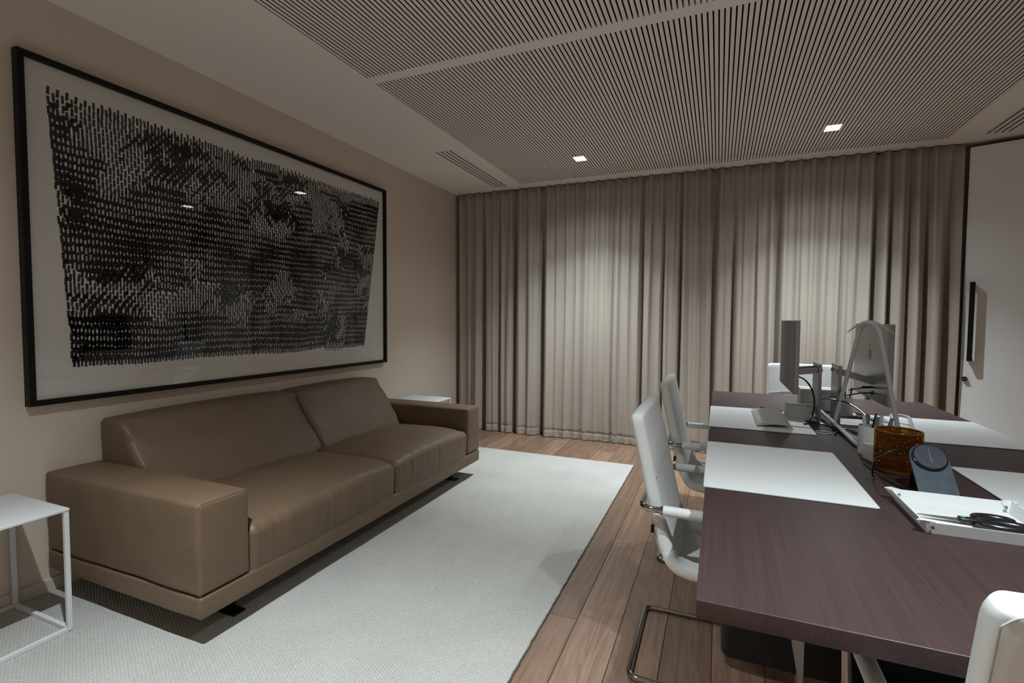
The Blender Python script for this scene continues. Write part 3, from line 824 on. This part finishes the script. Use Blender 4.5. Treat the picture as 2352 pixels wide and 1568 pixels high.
# slim cup between the stands
def cup(name, lab, loc, r, h, flange=False, matl='white_metal'):
    t = thing(name, lab, 'cup', loc)
    w_ = .003
    MB().lathe([(r,0),(r,h*.5),(r,h),(r-w_*.5,h+.001),(r-w_,h),(r-w_,.004),(.0005,.004)], n=40).build('body', M[matl], t)
    if flange: MB().lathe([(r+.018,0),(r+.020,.003),(r+.018,.007),(r,.008)], n=40).build('foot_ring', M[matl], t)
    return t
c1 = cup('pen_cup', 'small white footed cup with black pens behind the monitor stands', (.645, 3.155, Z0), .036, .095, True)
for k, (dx, dy, tx, ty) in enumerate(((-.012,.0,-.18,.1), (.004,-.01,-.06,.05), (.01,.012,.15,-.1))):
    p = MB().tube([(dx,dy,.006),(dx+tx*.13,dy+ty*.13,.150)], .0038, n=8).build('black_pen', M['black_plastic'])
    p.location = (.645, 3.155, Z0); tag(p, ['black pen leaning left in the footed cup', 'black pen upright in the footed cup', 'black pen leaning right in the footed cup'][k], 'pen', 'pens in the footed cup')
# white pen cup in front
pc = (.557, 2.264, Z0)
cup('pen_cup', 'tall white cup full of grey marker pens beside the amber glass', pc, .048, .108)
mk = [(-.022,-.012,-.10,.05,'pen_clear'), (-.012,.014,-.02,.10,'pen_grey'), (.004,-.018,.03,-.04,'pen_grey'), (.016,.010,.12,.06,'pen_clear'), (.026,-.008,.26,.0,'pen_grey'), (-.002,.028,-.05,.2,'black_plastic')]
for k, (dx, dy, tx, ty, m_) in enumerate(mk):
    t = thing('marker_pen', ['pale marker pen at the left in the tall white cup', 'grey marker pen at the back in the tall white cup', 'grey marker pen in the middle of the tall white cup', 'pale marker pen right of centre in the tall white cup', 'grey marker pen leaning far right in the tall white cup', 'black marker pen behind the others in the tall white cup'][k], 'pen', pc, 0, 'marker pens in the tall white cup')
    a = Vector((dx*.8, dy*.8, .006)); d = Vector((tx, ty, 1)).normalized(); e = a + d*.135
    mx = math.hypot(e.x, e.y)
    MB().tube([a, a+d*.105], .0055, n=12).build('barrel', M['pen_clear' if m_ != 'black_plastic' else m_], t)
    MB().tube([a+d*.105, a+d*.142], .0062, n=12).build('cap', M[m_], t)

# cream box with gold side
cb = thing('card_box', 'small cream box with a golden side beside the amber glass', 'box', (.527, 2.131, Z0), math.radians(16.5))
MB().soft(0, .055, 0, .070, 0, .056, .001, (1,1,1), k=1).build('body', M['cream'], cb, False)
MB().box(.001, .054, -.0012, -.0002, .001, .055).build('side_panel', M['brass'], cb, False)

# amber glass vessel
ag = thing('glass_jar', 'large amber bubbled glass vessel behind the phone charger', 'jar', (.574, 2.040, Z0))
R_, Hh = .067, .139
prof = [(.001,.0),(R_*.9,.0),(R_*.985,.004),(R_,.014),(R_,.05),(R_*1.0,.09),(R_,Hh-.004),(R_-.002,Hh),(R_-.005,Hh-.002),(R_-.006,.09),(R_-.006,.03),(R_-.010,.018),(.001,.014)]
g = MB(); g.lathe(prof, n=72); ob = g.build('body', M['amber'], ag)
MB().tube([((R_-.003)*math.cos(a), (R_-.003)*math.sin(a), Hh-.001) for a in [2*math.pi*k/60 for k in range(60)]], .0036, closed=True, n=10).build('rim', M['amber_dark'], ag)
MB().lathe([(.001,.001),(R_*.97,.001),(R_*1.004,.006),(R_*1.004,.013),(R_*.9,.014),(.001,.014)], n=60).build('base_disc', M['amber_dark'], ag)
q = MB()
for k in range(150):
    a = random.uniform(0, 2*math.pi); z = random.uniform(.02, .132); rb = random.choice([.0008, .001, .0013, .0022])
    c_ = ((R_+.0002)*math.cos(a), (R_+.0002)*math.sin(a), z)
    q.lathe([(rb*.1,-rb),(rb*.75,-rb*.65),(rb,0),(rb*.75,rb*.65),(rb*.1,rb)], c_, n=8)
tag(q.build('bubbles', M['bubble'], ag), kind='stuff')

# phone charger stand: round pad on a slanted leather plate
cs_ = thing('phone_charger', 'slanted slate blue leather phone charging stand with a round pad', 'charger', (.594, 1.745, Z0), math.radians(1))
lean = math.radians(44); PLN, PHW = .178, .0475
mtx = Matrix.Translation((0, 0, .004)) @ Matrix.Rotation(-lean, 4, 'X')
up = Matrix.Rotation(math.pi/2, 4, 'X')
pl = [(PHW*math.cos(math.pi*k/24), PLN-PHW + PHW*math.sin(math.pi*k/24)) for k in range(25)] + [(-PHW, 0), (PHW, 0)]
MB().prism(pl, -.004, .004).xf(mtx @ up).build('plate', M['blue_leather'], cs_, False)
MB().lathe([(.0395,0),(.0437,.002),(.0437,.006),(.0405,.008),(.039,.0078)], n=48).xf(mtx @ Matrix.Translation((0,-.0042,PLN-PHW)) @ up).build('pad_ring', M['black_plastic'], cs_)
MB().lathe([(.0388,0),(.0388,.0012)], n=48).xf(mtx @ Matrix.Translation((0,-.012,PLN-PHW)) @ up).build('pad', M['pad_leather'], cs_)
q = MB()
for k in range(6): q.box(-.0012+.0008*(k%2), .0012, -.0142, -.0136, PLN-.026-k*.0085, PLN-.023-k*.0085)
q.xf(mtx).build('lettering', M['dot'], cs_, False)
# hinged prop behind the plate
q = MB().box(-PHW*.8, PHW*.8, -.003, .003, 0, .105)
q.xf(Matrix.Translation((0, .118, .001)) @ Matrix.Rotation(math.radians(16), 4, 'X')).build('prop', M['black_plastic'], cs_, False)

# valet tray with snaps
ty = thing('valet_tray', 'white leather tray with corner snaps at the table edge', 'tray', (.600, 1.585, Z0))
hx, hy, fl_ = .122, .115, .010
MB().soft(-hx, hx, -hy, hy, 0, .0025, .001, (1,1,1), k=1).build('bottom', M['mat_white'], ty, False)
def wall_quad(p0, p1, n_):
    a = Vector(p0); b_ = Vector(p1); o = Vector(n_)*fl_; z = Vector((0,0,.030)); th = Vector(n_)*.0025
    q = MB()
    v = [a, b_, b_+o+z, a+o+z, a+th, b_+th, b_+o+z+th, a+o+z+th]
    q.add(v, [(0,1,2,3),(4,7,6,5),(0,4,5,1),(1,5,6,2),(2,6,7,3),(3,7,4,0)]); return q
for p0, p1, n_ in (((-hx,-hy,0),(hx,-hy,0),(0,-1,0)), ((hx,-hy,0),(hx,hy,0),(1,0,0)), ((hx,hy,0),(-hx,hy,0),(0,1,0)), ((-hx,hy,0),(-hx,-hy,0),(-1,0,0))):
    wall_quad(p0, p1, n_).build('rim', M['mat_white'], ty, False)
for sx, sy in ((-1,-1), (-1,1), (1,-1), (1,1)):
    q = MB()
    # pinched corner: a small folded loop that points outwards
    cx, cy = sx*hx, sy*hy
    pts = [(cx, cy, .001), (cx+sx*(fl_+.016), cy+sy*(fl_+.0), .032), (cx-sx*.012, cy+sy*(fl_+.001), .031), (cx+sx*(fl_+.0), cy+sy*(fl_+.006), .034), (cx+sx*(fl_+.001), cy-sy*.012, .031)]
    q.add(pts + [(p[0], p[1]-.002, p[2]) for p in pts], [(0,1,2),(0,3,4),(0,1,4),(5,7,6),(5,9,8),(5,9,6),(1,3,2),(1,4,3)])
    cn = q.build('corner_fold', M['mat_white'], ty, False)
    MB().lathe([(.0045,0),(.004,.0018),(.0005,.0024)], n=16).xf(Matrix.Translation((cx-sx*.006, cy-.0115 if sy<0 else cy-.004, .018)) @ Matrix.Rotation(math.pi/2, 4, 'X')).build('snap', M['chrome'], cn)

# scissors in the tray
sc = thing('scissors', 'black handled scissors with a green mark lying in the tray', 'scissors', (.600, 1.560, Z0+.0035), math.radians(-3))
def handle(cx, cy, rx, ry, rr, z):
    return MB().tube([(cx+rx*math.cos(a), cy+ry*math.sin(a), z) for a in [2*math.pi*k/28 for k in range(28)]], rr, closed=True, n=10)
h1 = handle(.042, .022, .035, .017, .0100, .0125)
h1.build('handle', M['black_plastic'], sc)
h2 = handle(.050, -.022, .046, .019, .0105, .0130)
h2.build('handle', M['black_plastic'], sc)
MB().soft(-.032, .014, -.010, .012, .004, .017, .005, (2,2,1), k=2).build('grip_bridge', M['black_plastic'], sc)
MB().prism([(-.115, .002), (-.03, -.009), (-.03, .003)], .006, .0078).build('blade', M['blade'], sc, False)
MB().prism([(-.113, .004), (-.03, .010), (-.03, -.002)], .008, .0098).build('blade', M['blade'], sc, False)
MB().lathe([(.0055,0),(.0055,.0012),(.001,.0016)], n=20).xf(Matrix.Translation((-.022,.003,.0165))).build('mark', M['green'], sc)

# white mouse
ms = thing('computer_mouse', 'white low computer mouse beside the tall pen cup', 'mouse', (.765, 3.02, Z0), math.radians(10))
def msfn(p):
    u = p.y/.056; v = p.x/.029
    p.x *= (1 - .22*u*u); p.z = p.z*(1-.55*u*u)*(1-.35*v*v); return p
MB().soft(-.029, .029, -.056, .056, 0, .024, .011, (4,8,2), fn=msfn, k=3).build('shell', M['white_metal'], ms)

# white bent-tube stand
TR = .0090
st = thing('tube_stand', 'tall white bent-tube stand with a curved saddle on top, before the monitor', 'stand', (.62, 2.66, Z0))
so2 = Vector((.62, 2.66, Z0))
def LL(pts): return [tuple(Vector(p)-so2) for p in pts]
zt = Z0 + TR
legL = (.530, 2.79, zt); legR = (.722, 2.545, zt)
up_path = fillet([legL, (.606, 2.715, 1.238), (.645, 2.610, 1.238), legR], [0,.10,.10,0], k=10)
MB().tube(LL(up_path), TR, n=14).build('hoop', M['white_metal'], st)
MB().tube(LL(fillet([legL, (.535, 2.62, zt), (.56, 2.42, zt), (.66, 2.40, zt), legR], [0,.05,.06,.05,0], k=6)), TR, n=12).build('base_tube', M['white_metal'], st)
MB().tube(LL(fillet([(.508, 3.00, zt+.026), (.518, 2.72, zt+.018), (.530, 2.338, zt+.001), (.600, 2.326, zt+.001)], [0,.1,.05,0], k=6)), TR, n=12).build('base_tube', M['white_metal'], st)
MB().tube(LL(fillet([(.765, 2.74, zt+.002), (.815, 3.03, zt+.030), (.880, 2.99, zt+.030), (.805, 2.66, zt+.002)], [0,.06,.06,0], k=8)), TR*.9, n=12).build('base_tube', M['white_metal'], st)
# saddle: thin curved band lying over the hoop
V = []; Fc = []
nn = 18
for i in range(nn+1):
    u = i/nn*2-1
    for j in range(2):
        e = (1-abs(u)**1.8)
        wv = (.015*e+.0015)*(1 if j else -1)
        V.append((.055*0 + u*.108*.62, u*.108*.78*-1 + wv*.4, .5-.0 - .052*abs(u)**1.7 + wv*.30))
V2 = [(p[0], p[1], p[2]+.004) for p in V]; n0 = len(V)
for i in range(nn):
    a = i*2; Fc += [(a,a+1,a+3,a+2), (n0+a,n0+a+2,n0+a+3,n0+a+1), (a,a+2,n0+a+2,n0+a), (a+1,n0+a+1,n0+a+3,a+3)]
Fc += [(0, n0, n0+1, 1), (2*nn, 2*nn+1, n0+2*nn+1, n0+2*nn)]
bb = MB(); bb.add([(p[0]+.006, p[1]+.0, p[2]+.005) for p in V+V2], Fc); bb.build('saddle', M['white_metal'], st)

# cables
def cable(name, pts, r, lab, m_='black_plastic', k=8, plug=None):
    o = MB().tube(cat_rom(pts, k), r, n=8).build(name, M[m_]); tag(o, lab, 'cable', 'cables between the monitors')
    return o
zc = Z0+.0035
cable('power_cable', [(.371, 3.02, .955), (.42, 2.96, .945), (.452, 2.90, .89), (.452, 2.85, .81), (.42, 2.79, ZM+.005), (.398, 2.755, ZM+.004)], .0042,
      'thick black cable curving down from the back of the chair-side monitor')
cable('power_cable', [(.398, 2.748, ZM+.004), (.45, 2.80, ZM+.006), (.50, 2.77, zc), (.512, 2.66, zc), (.50, 2.60, zc), (.49, 2.56, zc)], .0038,
      'black cable lying on the table at the foot of the white stand')
o = cable('charging_cable', [(.245, 3.165, ZM+.005), (.30, 3.12, ZM+.004), (.355, 3.03, ZM+.013), (.40, 3.035, ZM+.013)], .0028, 'thin black cable with a plug on the far edge of the keyboard mat')
MB().soft(.236, .252, 3.158, 3.182, ZM+.0005, ZM+.0095, .002, (1,1,1), k=1).build('plug', M['black_plastic'], o)
cable('data_cable', [(.474, 2.80, .870), (.52, 2.78, .872), (.575, 2.74, .862), (.61, 2.63, .835), (.617, 2.50, .80), (.588, 2.36, .882), (.560, 2.285, .835)], .0034,
      'black cable sagging from the stand post towards the tall pen cup')
cable('data_cable', [(.478, 2.80, .868), (.52, 2.80, .885), (.555, 2.81, .912), (.575, 2.82, .925)], .0032, 'short black cable rising between the two stand posts')
o = cable('data_cable', [(.588, 2.81, .918), (.64, 2.83, .928), (.678, 2.86, .930)], .0030, 'black cable with a thick plug into the upper port of the grey monitor back')
MB().tube([(.650, 2.845, .930), (.6915, 2.865, .931)], .0060, n=10).build('plug', M['black_plastic'], o)
o = cable('data_cable', [(.578, 2.80, .893), (.63, 2.82, .903), (.690, 2.85, .905)], .0034, 'black cable into the lower port of the grey monitor back')
MB().lathe([(.012,0),(.012,.003)], n=20).xf(Matrix.Translation((.687,2.85,.905)) @ Matrix.Rotation(math.pi/2, 4, 'Y')).build('plug', M['black_plastic'], o)
cable('data_cable', [(.60, 3.04, zc), (.66, 3.05, zc), (.712, 3.10, zc), (.73, 3.17, zc), (.71, 3.22, zc)], .0034, 'black cable loop on the table behind the grey-backed monitor')
cable('data_cable', [(.50, 2.66, zc+.0), (.56, 2.72, zc), (.62, 2.60, zc), (.70, 2.62, zc), (.66, 2.48, zc), (.58, 2.50, zc+.001)], .003, 'tangled black cable on the table within the base of the white stand')
cable('charging_cable', [(.590, 1.845, .800), (.548, 1.86, .842), (.515, 1.85, .854), (.478, 1.82, .842), (.462, 1.85, .815), (.470, 1.90, .760), (.480, 1.92, zc)], .0026,
      'thin black cable arching in front of the amber glass to the phone charger')
cable('charging_cable', [(.490, 2.10, zc), (.500, 1.98, zc), (.508, 1.90, zc), (.540, 1.80, zc)], .0028, 'black cable lying along the table left of the amber glass')
rg = MB().tube([(.452+.028*math.cos(a), 2.60+.030*math.sin(a), ZM-.0005) for a in [2*math.pi*k/30 for k in range(30)]], .0022, closed=True, n=8).build('cable_loop', M['white_metal'])
tag(rg, 'small thin white cable loop at the corner of the keyboard mat', 'cable')
